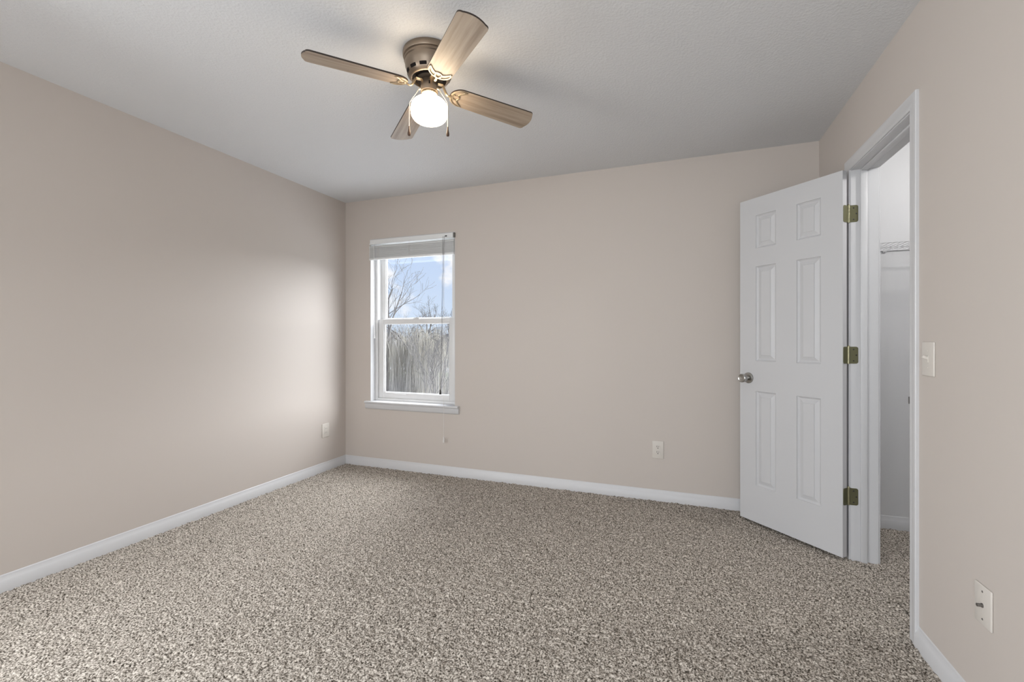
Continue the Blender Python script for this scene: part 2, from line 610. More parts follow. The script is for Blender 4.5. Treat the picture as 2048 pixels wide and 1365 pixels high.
# knobs on both faces
for side in (1, 0):
    c0 = dl(DW - 0.060, DT if side else 0.0, 0.918)
    nrm = (dl(0, 1, 0) - dl(0, 0, 0)) * (1 if side else -1)
    mtx = Matrix.Translation(c0) @ nrm.to_track_quat('Z', 'Y').to_matrix().to_4x4()
    ros = MB().lathe([(0.0, 0.0), (0.0345, 0.0), (0.0345, 0.003), (0.032, 0.007), (0.020, 0.0095), (0.014, 0.010),
                      (0.0, 0.010)], 48, mtx, cap=False).build('rosette', M['nickel'], door, smooth=35)
    kn = MB().lathe([(0.0, 0.009), (0.0125, 0.009), (0.0125, 0.020), (0.0165, 0.026), (0.0215, 0.031), (0.0235, 0.036),
                     (0.0255, 0.050), (0.0268, 0.060), (0.0262, 0.064), (0.0225, 0.0665), (0.018, 0.0645), (0.0, 0.063)],
                    48, mtx, cap=False).build('door_knob', M['nickel'], door, smooth=35)
    kn['label'] = 'satin nickel round knob'

# hinges: one leaf on the door edge, one on the jamb, knuckles on the pin
for zc in (0.336, 1.080, 1.824):
    hg = MB()
    hh_, wl, tk = 0.089, 0.032, 0.0022

    def leaf(fn):
        n, pts2, rad = 6, [], 0.010
        pts2 += [(-0.004, -hh_ / 2)]
        for k in range(n + 1):
            a = -math.pi / 2 + math.pi / 2 * k / n
            pts2.append((wl - rad + rad * math.cos(a), -hh_ / 2 + rad + rad * math.sin(a)))
        for k in range(n + 1):
            a = math.pi / 2 * k / n
            pts2.append((wl - rad + rad * math.cos(a), hh_ / 2 - rad + rad * math.sin(a)))
        pts2 += [(-0.004, hh_ / 2)]
        hg.prism(pts2, fn)
    # jamb leaf: lies on the jamb face (normal -y), reaching into the wall
    leaf(lambda u, v, e: Vector((0.010 + u, 0.0005 - tk * e, zc + v)))
    # door leaf: lies on the hinge edge of the door
    leaf(lambda u, v, e: dl(0.0002 - 0.0022 * e, u - 0.001, zc + v) if True else None)
    o = hg.build('hinge', M['brass'], door)
    o['label'] = 'aged brass butt hinge'
    pn = MB()
    for k in range(5):
        z0 = zc - hh_ / 2 + k * hh_ / 5 + 0.0007
        pn.lathe([(0.0, z0), (0.0052, z0), (0.0058, z0 + 0.0008), (0.0058, z0 + hh_ / 5 - 0.0022), (0.0052, z0 + hh_ / 5 - 0.0014),
                  (0.0, z0 + hh_ / 5 - 0.0014)], 16, cap=False)
    pn.lathe([(0.0, zc - hh_ / 2 - 0.002), (0.0042, zc - hh_ / 2 - 0.002), (0.0042, zc + hh_ / 2 + 0.002), (0.006, zc + hh_ / 2 + 0.003),
              (0.005, zc + hh_ / 2 + 0.006), (0.0, zc + hh_ / 2 + 0.007)], 16, cap=False)
    pin = pn.build('hinge_pin', M['brass_pin'], o, smooth=35)
    sc = MB()
    for (u, v) in ((0.012, 0.030), (0.024, 0.0), (0.012, -0.030)):
        mt = Matrix.Translation((0.010 + u, -0.0018, zc + v)) @ Matrix.Rotation(math.radians(90), 4, 'X')
        sc.lathe([(0.0, 0.0), (0.0038, 0.0), (0.003, 0.0008), (0.0, 0.001)], 14, mt, cap=False)
    sc.build('screw_heads', M['slot'], o)

# ------------------------------------------------------------------ window_1
WY = YB + 0.062                                   # inner face of the vinyl frame
win = empty('window_1', ((WX0 + WX1) / 2, YB + 0.08, WZ0))
struct(win, 'white double hung window looking onto bare trees', 'window')
wl_ = win.location.copy()


def wbox(mb, x0, x1, y0, y1, z0, z1, bev=0.0015):
    return mb.box(x0 - wl_.x, x1 - wl_.x, y0 - wl_.y, y1 - wl_.y, z0 - wl_.z, z1 - wl_.z, bev, 2)


def rect_frame(mb, x0, x1, y0, y1, z0, z1, l, r, bt, tp, bev=0.002):
    wbox(mb, x0, x0 + l, y0, y1, z0, z1, bev)
    wbox(mb, x1 - r, x1, y0, y1, z0, z1, bev)
    wbox(mb, x0 + l, x1 - r, y0, y1, z0, z0 + bt, bev)
    wbox(mb, x0 + l, x1 - r, y0, y1, z1 - tp, z1, bev)
    return mb


# white painted returns lining the drywall opening
rt = MB()
wbox(rt, WX0 - 0.001, WX0 + 0.004, YB - 0.0005, WY + 0.01, WZ0, WZ1, 0.001)
wbox(rt, WX1 - 0.004, WX1 + 0.001, YB - 0.0005, WY + 0.01, WZ0, WZ1, 0.001)
wbox(rt, WX0, WX1, YB - 0.0005, WY + 0.01, WZ1 - 0.004, WZ1 + 0.001, 0.001)
rt.build('window_return', M['trim'], win)
fr = MB()
rect_frame(fr, WX0 + 0.003, WX1 - 0.003, WY, YB + 0.150, WZ0, WZ1, 0.030, 0.030, 0.022, 0.03)
rect_frame(fr, WX0 + 0.030, WX1 - 0.030, WY + 0.045, WY + 0.056, WZ0 + 0.02, WZ1 - 0.02, 0.008, 0.008, 0.006, 0.006, 0.001)
fr.build('window_frame', M['vinyl'], win, smooth=30)
lo = MB()
LX0, LX1, LY0, LY1 = WX0 + 0.036, WX1 - 0.036, WY + 0.012, WY + 0.044
rect_frame(lo, LX0, LX1, LY0, LY1, WZ0 + 0.022, 1.346, 0.056, 0.056, 0.052, 0.044, 0.003)
rect_frame(lo, LX0 + 0.054, LX1 - 0.054, LY0 + 0.008, LY0 + 0.022, WZ0 + 0.072, 1.304, 0.010, 0.010, 0.008, 0.006, 0.002)
wbox(lo, -2.42, -2.30, LY0 - 0.006, LY0 + 0.004, WZ0 + 0.060, WZ0 + 0.066, 0.002)
lsash = lo.build('lower_sash', M['vinyl'], win, smooth=30)
lk = MB()
wbox(lk, -2.225, -2.165, LY0 + 0.004, LY0 + 0.028, 1.346, 1.354, 0.002)
wbox(lk, -2.205, -2.165, LY0 + 0.002, LY0 + 0.012, 1.353, 1.359, 0.002)
lk.build('sash_lock', M['vinyl'], lsash)
g = MB()
wbox(g, LX0 + 0.058, LX1 - 0.058, LY0 + 0.014, LY0 + 0.017, WZ0 + 0.074, 1.302, 0)
g.build('glass_pane', M['glass'], lsash)
up_ = MB()
UY0, UY1 = WY + 0.052, WY + 0.082
rect_frame(up_, LX0, LX1, UY0, UY1, 1.312, WZ1 - 0.03, 0.048, 0.048, 0.044, 0.048, 0.003)
rect_frame(up_, LX0 + 0.046, LX1 - 0.046, UY0 + 0.006, UY0 + 0.018, 1.354, WZ1 - 0.076, 0.008, 0.008, 0.006, 0.006, 0.002)
usash = up_.build('upper_sash', M['vinyl'], win, smooth=30)
g = MB()
wbox(g, LX0 + 0.050, LX1 - 0.050, UY0 + 0.012, UY0 + 0.015, 1.358, WZ1 - 0.08, 0)
g.build('glass_pane', M['glass'], usash)
# stool and apron
st = MB()
prof = [(WY + 0.004 - YB, 0.0), (-0.026, 0.0), (-0.032, -0.003), (-0.034, -0.009), (-0.032, -0.016), (-0.027, -0.019),
        (-0.020, -0.020), (-0.018, -0.026), (-0.020, -0.034), (-0.018, -0.040), (-0.0165, -0.058), (-0.013, -0.066),
        (-0.008, -0.070), (-0.0, -0.073), (0.0, -0.020), (WY + 0.004 - YB, -0.020)]
SX0, SX1 = -2.676, -1.722
# only the part in front of the wall gets the horns; the rest sits in the opening
front = [q for q in prof if q[0] <= 0.0] + [(0.0, 0.0)]
front = [(-0.0, 0.0)] + [q for q in prof if q[0] < 0] + [(0.0, -0.073)]
st.prism(front, lambda u, v, e: Vector(((SX1 if e else SX0) - wl_.x, YB + u - wl_.y, WZ0 + v - wl_.z)))
wbox(st, WX0, WX1, YB - 0.001, WY + 0.01, WZ0 - 0.02, WZ0, 0)
st.build('window_sill', M['trim'], win, smooth=35)

# ------------------------------------------------------------------ window blind
BX0, BX1 = WX0 - 0.004, WX1 - 0.012
blind = empty('window_blind', ((BX0 + BX1) / 2, YB + 0.004, WZ1))
tag(blind, 'white mini blind drawn up to the top of the window', 'blind')
bl = blind.location.copy()


def bb(mb, x0, x1, y0, y1, z0, z1, bev=0.001):
    return mb.box(x0 - bl.x, x1 - bl.x, y0 - bl.y, y1 - bl.y, z0 - bl.z, z1 - bl.z, bev, 1)


hr = MB()
HZ0 = 2.030
bb(hr, BX0 + 0.006, BX1, YB - 0.012, YB + 0.016, HZ0, 2.068, 0.002)
bb(hr, BX0 + 0.002, BX1, YB - 0.015, YB - 0.011, HZ0 - 0.004, HZ0 + 0.003, 0.001)
hr.build('headrail', M['blind'], blind)
br = MB()
bb(br, BX1, BX1 + 0.016, YB - 0.014, YB + 0.016, HZ0 - 0.004, HZ0 + 0.036, 0.001)
o = br.build('mounting_bracket', M['steel'], blind)
o['label'] = 'small grey bracket at the right end'
bb_ = MB()
bb(bb_, BX1 - 0.075, BX1 - 0.058, YB - 0.017, YB - 0.011, HZ0 + 0.008, HZ0 + 0.017, 0.001)
bb_.build('cord_lock', M['slot'], blind)
ss = MB()
z = HZ0 - 0.006
NS = 34
random.seed(2)
z0s, z1s = 1.904, HZ0 - 0.008
for k in range(NS):
    fz = k / (NS - 1)
    z = z0s + (z1s - z0s) * (fz ** 1.0)
    if k >= NS - 3:
        z = z1s - (NS - 1 - k) * 0.012
    elif k >= NS - 4:
        z -= 0.004
    dx, dy = random.uniform(-0.0012, 0.0012), random.uniform(-0.0012, 0.0012)
    cv = [(-0.0125, -0.0008), (-0.006, 0.0006), (0.0, 0.0011), (0.006, 0.0006), (0.0125, -0.0008)]
    tilt = random.uniform(-0.03, 0.03)
    vs, fs = [], []
    for u, w in cv:
        for x in (BX0 + dx, BX1 + 0.008 + dx):
            for e in (0, 0.0021):
                vs.append((x - bl.x, YB - 0.001 + u + dy - bl.y, z + w + u * tilt + e - bl.z))
    n = len(cv)
    for i in range(n - 1):
        a, c = i * 4, (i + 1) * 4
        fs += [(a, a + 2, c + 2, c), (a + 1, c + 1, c + 3, a + 3), (a, c, c + 1, a + 1), (a + 2, a + 3, c + 3, c + 2)]
    fs += [(0, 1, 3, 2), ((n - 1) * 4, (n - 1) * 4 + 2, (n - 1) * 4 + 3, (n - 1) * 4 + 1)]
    ss.add(vs, fs)
ss.build('slat_stack', M['blind'], blind)
for px_ in (-2.53, -2.205, -1.875):
    lad = MB()
    for dx in (-0.004, 0.004):
        pts = []
        for k in range(9):
            zz = HZ0 - 0.002 - k * (HZ0 - 1.895) / 8
            pts.append((px_ + dx * (1 if k % 2 else 1.6) - bl.x, YB - 0.0155 - (0.0025 if k % 2 else 0) - bl.y, zz - bl.z))
        lad.tube(pts, 0.0008, 5)
    lad.build('ladder_cord', M['cord_white'], blind)
rl = MB()
bb(rl, BX0 - 0.002, BX1 + 0.007, YB - 0.014, YB + 0.012, 1.884, 1.902, 0.003)
brail = rl.build('bottom_rail', M['blind'], blind)
for px_ in (-2.42, -2.16, -1.90):
    pl = MB()
    mt = Matrix.Translation((px_ - bl.x, YB - 0.001 - bl.y, 1.884 - bl.z)) @ Matrix.Rotation(math.pi, 4, 'X')
    pl.lathe([(0, 0), (0.006, 0), (0.005, 0.002), (0, 0.0025)], 14, mt, cap=False)
    pl.build('rail_plug', M['plate'], brail)
# tilt wand, left
wd = MB()
wx, wy = -2.575, YB - 0.020
wd.tube([(wx - bl.x, wy + 0.008 - bl.y, HZ0 - bl.z), (wx - bl.x, wy - bl.y, HZ0 - 0.012 - bl.z), (wx - bl.x, wy - bl.y, HZ0 - 0.03 - bl.z),
         (wx + 0.004 - bl.x, wy - bl.y, 1.185 - bl.z)], [0.0015, 0.002, 0.0032, 0.0036], 6)
wd.tube([(wx + 0.004 - bl.x, wy - bl.y, 1.200 - bl.z), (wx + 0.004 - bl.x, wy - bl.y, 1.172 - bl.z)], [0.0042, 0.005], 8)
o = wd.build('tilt_wand', M['wand'], blind, smooth=True)
o['label'] = 'clear tilt wand hanging at the left'


def cord(name, xc, dx_, zend, material, tmat, tlen, lab, wig=0.0):
    mb = MB()
    pts = []
    N = 40
    z0 = HZ0 + 0.012
    for k in range(N + 1):
        f = k / N
        zz = z0 + (zend - z0) * f
        wob = wig * math.sin(f * 37) * (1 if 0.1 < f < 0.35 else 0.25)
        yy = YB - 0.018 - (0.022 if zz < 0.72 else 0.0) * 1.0
        if zz < 0.72:
            yy = YB - 0.042
        else:
            yy = YB - 0.018 - 0.024 * f
        pts.append((xc + dx_ * f + wob - bl.x, yy - bl.y, zz - bl.z))
    mb.tube(pts, 0.0012, 6)
    if material is M['cord_dark']:
        mb.tube([(x_ + 0.012 - 0.010 * k / N, y_ + 0.001, z_) for k, (x_, y_, z_) in enumerate(pts)], 0.0012, 6)
    c_ = mb.build(name, material, blind, smooth=True)
    c_['label'] = lab
    ex, ey, ez = pts[-1]
    t = MB().lathe([(0.0, 0.002), (0.004, 0.0), (0.0062, -tlen * 0.35), (0.0095, -tlen * 0.85), (0.0095, -tlen), (0.0, -tlen)], 14,
                   Matrix.Translation((ex, ey, ez)), cap=False)
    t.build('tassel', tmat, c_, smooth=True)


cord('lift_cord', -1.868, -0.012, 0.735, M['cord_dark'], M['slot'], 0.040, 'grey lift cord ending in a dark tassel at the sill', 0.002)
cord('lift_cord', -1.858, 0.010, 0.335, M['cord_white'], M['cord_white'], 0.045, 'white lift cord hanging below the sill', 0.001)

# ------------------------------------------------------------------ ceiling fan
FX, FY = -1.0374, 1.7378
fan = empty('ceiling_fan', (FX, FY, H))
tag(fan, 'four blade hugger ceiling fan with a lit white globe', 'ceiling fan')
SIDE = 40
hp = [(0.0, 0.0), (0.115, 0.0), (0.1165, -0.004), (0.1165, -0.020), (0.114, -0.026), (0.108, -0.029), (0.1075, -0.033), (0.111, -0.036),
      (0.111, -0.040), (0.107, -0.044), (0.1055, -0.066), (0.1015, -0.074), (0.0985, -0.090), (0.092, -0.104), (0.084, -0.113),
      (0.080, -0.116), (0.076, -0.116), (0.076, -0.105), (0.0, -0.105)]
hs = MB().lathe(hp, 64, cap=False).build('motor_housing', M['fan_metal'], fan, smooth=40)
vt = MB()
for k in range(12):
    a0 = 2 * math.pi * (k + 0.18) / 12
    a1 = 2 * math.pi * (k + 0.80) / 12
    vs, fs = [], []
    n = 8
    for i in range(n + 1):
        a = a0 + (a1 - a0) * i / n
        e = 0.0012 if i in (0, n) else 0.0
        for r, zz in ((0.0995, -0.0895 - e), (0.0943, -0.1020 + e), (0.088, -0.0985 + e), (0.091, -0.0885 - e)):
            vs.append((r * math.cos(a), r * math.sin(a), zz))
    for i in range(n):
        for q in range(4):
            fs.append((i * 4 + q, i * 4 + (q + 1) % 4, (i + 1) * 4 + (q + 1) % 4, (i + 1) * 4 + q))
    fs += [(0, 1, 2, 3), (n * 4, n * 4 + 3, n * 4 + 2, n * 4 + 1)]
    vt.add(vs, fs)
o = vt.build('vent_slots', M['fan_dark'], hs)
fl = MB().lathe([(0.0, -0.1045), (0.0752, -0.1045), (0.0752, -0.107), (0.060, -0.108), (0.058, -0.117), (0.052, -0.120), (0.0, -0.120)], 48, cap=False)
fl.build('flywheel', M['fan_dark'], fan, smooth=40)
sh = MB().lathe([(0.0, -0.118), (0.036, -0.118), (0.0385, -0.121), (0.0385, -0.168), (0.0375, -0.171), (0.031, -0.173), (0.031, -0.180), (0.0, -0.180)],
                48, cap=False).build('switch_housing', M['fan_metal'], fan, smooth=40)
# reverse switch facing the room
ang = math.atan2(-FY, -FX)
mt = Matrix.Rotation(ang, 4, 'Z')
sw_ = MB().box(0.037, 0.0395, -0.003, 0.003, -0.152, -0.138, 0.0008, 1, mt)
sw_.build('reverse_switch', M['fan_dark'], sh)
rg = MB()
for k in range(26):
    a = 2 * math.pi * k / 26
    c_ = Vector((0.0325 * math.cos(a), 0.0325 * math.sin(a), -0.179))
    bm = bmesh.new()
    bmesh.ops.create_uvsphere(bm, u_segments=8, v_segments=6, radius=0.0042)
    rg.bm(bm, Matrix.Translation(c_))
rg.build('beaded_fitter', M['fan_arm'], fan, smooth=True)
# opal globe
gp = []
cz, hz_, rm = -0.2510, 0.0565, 0.0825
for k in range(33):
    a = math.pi / 2 - math.pi * k / 32
    up_half = math.sin(a) > 0
    r = rm * (abs(math.cos(a)) ** (0.70 if up_half else 0.62))
    zz = cz + (0.052 if up_half else hz_) * math.copysign(abs(math.sin(a)) ** (0.86 if up_half else 0.80), math.sin(a))
    gp.append((max(r, 0.0), zz))
gp = [(0.031, -0.176), (0.031, -0.184)] + [q for q in gp if not (q[1] > cz and q[0] < 0.034)]
MB().lathe(gp, 64, cap=False).build('glass_globe', M['globe'], fan, smooth=60)

BZ = 2.289 - H                                    # blade height at the axis
PITCH, DROOP, PH = -0.2002, -0.0348, 0.8441
TX, TY = -0.0082, -0.0278
RO, RI, BW = 0.5196, 0.098, 0.1215


def blade_outline():
    pts = []
    hw0, hw1 = 0.053, BW / 2
    n = 10
    for k in range(n + 1):                        # rounded root
        a = math.pi - math.pi / 2 * k / n
        pts.append((RI + 0.055 + 0.055 * math.cos(a), hw0 * math.sin(a)))
    rc = 0.016
    bow = 0.012
    for k in range(7):                            # tip corner
        a = math.pi / 2 - math.pi / 2 * k / 6
        pts.append((RO - bow - rc + rc * math.cos(a), hw1 - rc + rc * math.sin(a)))
    for q in (0.62, 0.48, 0.32, 0.16, 0.0):
        pts.append((RO - bow * (q / 0.75) ** 2, hw1 * q))
    low = [(u, -v) for u, v in reversed(pts[:-1]) if v > 1e-6]
    return pts + low


OUT = blade_outline()
TB = 0.0065
for i in range(4):
    th = PH + i * math.pi / 2
    # blade frame: u along the blade, v across, pitched, slight droop and sag of the whole fan
    u = Vector((math.cos(th), math.sin(th), 0))
    v = Vector((-math.sin(th), math.cos(th), 0))
    u3 = (u + Vector((0, 0, DROOP + TX * u.x + TY * u.y))).normalized()
    v3 = v * math.cos(PITCH) + Vector((0, 0, math.sin(PITCH)))
    v3 = (v3 - u3 * v3.dot(u3)).normalized()
    w3 = u3.cross(v3)
    fr3 = Matrix((u3, v3, w3)).transposed().to_4x4()
    fr3.translation = Vector((0, 0, BZ))
    mb = MB()
    n = len(OUT)
    mb.slot = 0
    mb.add([(p[0], p[1], -TB / 2) for p in OUT], [tuple(reversed(range(n)))])
    mb.slot = 1
    mb.add([(p[0], p[1], TB / 2) for p in OUT], [tuple(range(n))])
    vs = [(p[0], p[1], -TB / 2) for p in OUT] + [(p[0], p[1], TB / 2) for p in OUT]
    mb.add(vs, [(k, (k + 1) % n, n + (k + 1) % n, n + k) for k in range(n)])
    bo = mb.build('blade', [M['wood'], M['blade_edge']], fan)
    bo.matrix_local = fr3
    # decorative blade iron under the root: open crescent with struts, and the arm to the hub
    ir = MB()
    zz = -TB / 2 - 0.0022
    fl_ = (Vector((0, 0, 1)), 0.6)

    def curve(ctrl, r, N=14):
        pts = []
        C_ = [Vector(c) for c in ctrl]
        for k in range(len(C_) - 1):
            p0, p1, p2, p3 = C_[max(k - 1, 0)], C_[k], C_[k + 1], C_[min(k + 2, len(C_) - 1)]
            for q in range(N // 2):
                t = q / (N // 2)
                pts.append(0.5 * ((2 * p1) + (p2 - p0) * t + (2 * p0 - 5 * p1 + 4 * p2 - p3) * t * t + (3 * p1 - p0 - 3 * p2 + p3) * t ** 3))
        pts.append(C_[-1])
        ir.tube(pts, r, 8, fl_)
    for s in (1, -1):
        curve([(0.104, 0, zz), (0.110, 0.022 * s, zz), (0.124, 0.038 * s, zz), (0.142, 0.046 * s, zz), (0.163, 0.0465 * s, zz)], 0.0036)
        curve([(0.163, 0.0465 * s, zz), (0.150, 0.036 * s, zz), (0.140, 0.026 * s, zz), (0.134, 0.016 * s, zz), (0.139, 0.007 * s, zz), (0.1405, 0, zz)], 0.0040)
        curve([(0.108, 0.008 * s, zz), (0.122, 0.012 * s, zz), (0.134, 0.017 * s, zz)], 0.0032)
        mts = Matrix.Translation((0.116, 0.012 * s, zz + 0.001)) @ Matrix.Rotation(math.pi, 4, 'X')
        ir.lathe([(0, 0), (0.005, 0), (0.004, 0.003), (0, 0.004)], 12, mts, cap=False)
    # arm: from the flywheel underside out and down to the crescent (in blade space)
    inv = fr3.inverted()
    A0 = inv @ (Vector((0, 0, -0.119)) + u * 0.050)
    A1 = inv @ (Vector((0, 0, -0.124)) + u * 0.062)
    A2 = inv @ (Vector((0, 0, -0.146)) + u * 0.073)
    A3 = Vector((0.086, 0, zz - 0.004))
    A4 = Vector((0.104, 0, zz))
    curve([A0, A1, A2, A3, A4, (0.112, 0, zz)], 0.0060)
    mt0 = inv @ Matrix.Translation(Vector((0, 0, -0.1225)) + u * 0.049) @ Matrix.Rotation(th, 4, 'Z')
    ir.box(-0.014, 0.014, -0.010, 0.010, -0.003, 0.003, 0.002, 2, mt0)
    io = ir.build('blade_iron', M['fan_arm'], bo, smooth=True)
# pull chains draped over the globe shoulder
rightv = Vector((CS, SN, 0))
tow = Vector((-FX, -FY, 0)).normalized()
for s, dz in ((-1, -0.374), (1, -0.376)):
    d_ = (rightv * s * 0.96 + tow * 0.28).normalized()
    pts = [(0.0385, -0.160), (0.047, -0.164), (0.060, -0.187), (0.074, -0.208), (0.0855, -0.228), (0.0885, -0.246), (0.0885, -0.275), (0.0885, dz + 0.040)]
    mb = MB()
    P3 = [d_ * r + Vector((0, 0, z_)) for r, z_ in pts]
    mb.tube(P3, 0.0013, 6)
    mb.tube([P3[0] - d_ * 0.004, P3[1]], [0.006, 0.0042], 10)
    ch = mb.build('pull_chain', M['chain'], fan, smooth=True)
    e = P3[-1]
    MB().lathe([(0.0, 0.0), (0.0025, -0.001), (0.003, -0.010), (0.0055, -0.024), (0.0072, -0.034), (0.006, -0.041), (0.0, -0.043)], 16,
               Matrix.Translation(e), cap=False).build('chain_fob', M['fob'], ch, smooth=True)

# ------------------------------------------------------------------ wall plates
def plate_frame(name, pos, nrm, label, cat):
    """Empty on the wall: local x along the wall, local -y out of the wall, z up."""
    o = empty(name, pos, math.atan2(nrm[1], nrm[0]) + math.pi / 2)
    tag(o, label, cat)
    return o


def cover(o, w, h, t=0.006):
    return MB().box(-w / 2, w / 2, -t, 0.0, -h / 2, h / 2, 0.0028, 3).build('cover_plate', M['plate'], o, smooth=35)


def screw(mb, x, z, r=0.003, y=-0.006):
    mt = Matrix.Translation((x, y, z)) @ Matrix.Rotation(math.radians(90), 4, 'X')
    return mb.lathe([(0, 0), (r, 0), (r * 0.8, 0.0008), (0, 0.001)], 14, mt, cap=False)


def receptacle(o, zc):
    pts = []
    for k in range(32):
        a = 2 * math.pi * k / 32
        pts.append((0.0172 * math.cos(a), max(-0.0145, min(0.0145, 0.0185 * math.sin(a)))))
    mb = MB().prism(pts, lambda u_, v_, e: Vector((u_, -0.0055 - 0.003 * e, zc + v_)))
    rcp = mb.build('receptacle', M['plate'], o)
    sl = MB()
    sl.box(-0.0078, -0.0048, -0.0088, -0.0075, zc + 0.000, zc + 0.0095)
    sl.box(0.0048, 0.0072, -0.0088, -0.0075, zc + 0.001, zc + 0.0085)
    mt = Matrix.Translation((0, -0.0083, zc - 0.0065)) @ Matrix.Rotation(math.radians(90), 4, 'X')
    sl.lathe([(0, 0), (0.0032, 0), (0.0032, 0.0006), (0, 0.0006)], 14, mt, cap=False)
    sl.build('slots', M['slot'], rcp)


o = plate_frame('wall_outlet', (-0.127, YB, 0.367), (0, -1), 'ivory duplex outlet low on the window wall', 'outlet')
cover(o, 0.078, 0.127)
receptacle(o, 0.0195)
receptacle(o, -0.0195)
screw(MB(), 0, 0, 0.0028).build('screw', M['plate'], o)

o = plate_frame('wall_outlet', (XL, 3.114, 0.357), (1, 0), 'ivory outlet low on the left wall by the corner', 'outlet')
cover(o, 0.084, 0.120)
MB().box(-0.017, 0.017, -0.0085, -0.005, -0.033, 0.033, 0.002, 2).build('insert', M['plate'], o, smooth=35)
for zc in (0.017, -0.016):
    sl = MB()
    sl.box(-0.0075, -0.0052, -0.0090, -0.0080, zc - 0.004, zc + 0.004)
    sl.box(0.0052, 0.0072, -0.0090, -0.0080, zc - 0.004, zc + 0.004)
    sl.build('slots', M['steel'], o)

o = plate_frame('light_switch', (XR, 2.037, 1.093), (-1, 0), 'ivory toggle light switch beside the closet doorway', 'switch')
cover(o, 0.082, 0.124)
tg = MB().box(-0.0055, 0.0055, -0.0070, -0.004, -0.0125, 0.0125, 0.0008, 1)
tg.build('toggle_slot', M['plate'], o)
mt = Matrix.Translation((0, -0.006, 0.002)) @ Matrix.Rotation(math.radians(-24), 4, 'X')
MB().box(-0.0042, 0.0042, -0.017, 0.002, -0.005, 0.005, 0.002, 2, mt).build('toggle', M['plate'], o, smooth=35)
for dz in (0.030, -0.030):
    screw(MB(), 0, dz).build('screw', M['plate'], o)

o = plate_frame('cable_plate', (XR, 1.728, 0.372), (-1, 0), 'ivory cable plate low on the right wall near the viewer', 'wall plate')
cover(o, 0.078, 0.118)
mt = Matrix.Translation((0, -0.005, 0.0)) @ Matrix.Rotation(math.radians(90), 4, 'X')
cx = MB().lathe([(0, 0), (0.0065, 0), (0.0065, 0.003), (0.0048, 0.0035), (0.0048, 0.014), (0.0035, 0.0145), (0.0, 0.0145)], 20, mt, cap=False)
c_ = cx.build('coax_connector', M['steel'], o, smooth=35)
for dz in (0.041, -0.041):
    screw(MB(), 0, dz, 0.0034).build('screw', M['steel'], o)

# ------------------------------------------------------------------ closet shelf
sh_z, sh_d = 1.708, 0.305
shelf = empty('closet_shelf', (1.60, YB, sh_z))
tag(shelf, 'white wire shelf on the closet wall, seen through the doorway', 'shelf')
dk = MB()
x0, x1 = XO + 0.02 - 1.60, 2.29 - 1.60
k = x0
while k < x1:
    dk.tube([(k, -0.004, 0.0), (k, -sh_d, 0.0), (k, -sh_d - 0.003, -0.005), (k, -sh_d - 0.003, -0.048)], 0.0012, 5)
    k += 0.0254
o = dk.build('wire_deck', M['wire'], shelf, smooth=True)
rr = MB()
for yy, zz, r in ((-0.006, 0.0, 0.003), (-0.15, -0.004, 0.0028), (-sh_d, -0.003, 0.003), (-sh_d - 0.003, -0.048, 0.0032)):
    rr.tube([(x0, yy, zz), (x1, yy, zz)], r, 8)
rr.build('shelf_rods', M['wire'], shelf, smooth=True)
for xx in (1.20, 1.55, 1.90):
    cp = MB()
    cp.box(xx - 1.60 - 0.009, xx - 1.60 + 0.009, -0.014, 0.0, -0.010, 0.008, 0.002, 1)
    cp.build('wall_clip', M['wire'], shelf)

# ================================================================== OUTDOORS
GZ = -2.9
gd = MB().box(-160, 120, YB + 1.0, 190, GZ - 0.3, GZ)
gd.build('ground', M['grass'])['kind'] = 'structure'
rd = MB()
a, b_ = at(700, 62), at(1000, 50)
dv = Vector((b_.x - a.x, b_.y - a.y, 0)).normalized()
nv = Vector((-dv.y, dv.x, 0))
c0 = Vector((a.x, a.y, GZ)) - dv * 5
c1 = Vector((b_.x, b_.y, GZ)) + dv * 25
rd.add([c0, c1, c1 + nv * 6.5, c0 + nv * 6.5] + [q + Vector((0, 0, 0.04)) for q in (c0, c1, c1 + nv * 6.5, c0 + nv * 6.5)],
       [(3, 2, 1, 0), (4, 5, 6, 7), (0, 1, 5, 4), (1, 2, 6, 5), (2, 3, 7, 6), (3, 0, 4, 7)])
struct(rd.build('road', M['road']), 'pale road beyond the trees', 'road')

struct(MB().box(-14, 14, YB + 0.6, 16, GZ, GZ + 0.03).build('reflector', M['reflector']), 'pale patio added below the window to bounce light up', 'reflector')  # unseen slab, added to bounce light up to the ceiling
# a house behind the trees, far right of the pane
hc = at(914, 68)
hs_ = empty('house', (hc.x, hc.y, GZ), YAW + 0.15)
tag(hs_, 'pale grey house far beyond the trees outside the window', 'house')
MB().box(-5, 5, -3.5, 3.5, 0, 3.2).build('wall', M['siding'], hs_)
MB().prism([(-5.5, 3.1), (5.5, 3.1), (0, 5.4)], lambda u_, v_, e: Vector((u_, 3.9 if e else -3.9, v_))).build('roof', M['shingle'], hs_)
for xx in (-2.8, 0.4):
    fo = MB().box(xx, xx + 1.3, -3.56, -3.48, 1.0, 2.3).build('house_window', M['vinyl'], hs_)
    MB().box(xx + 0.1, xx + 1.2, -3.58, -3.55, 1.1, 2.2).build('pane', M['shingle'], fo)


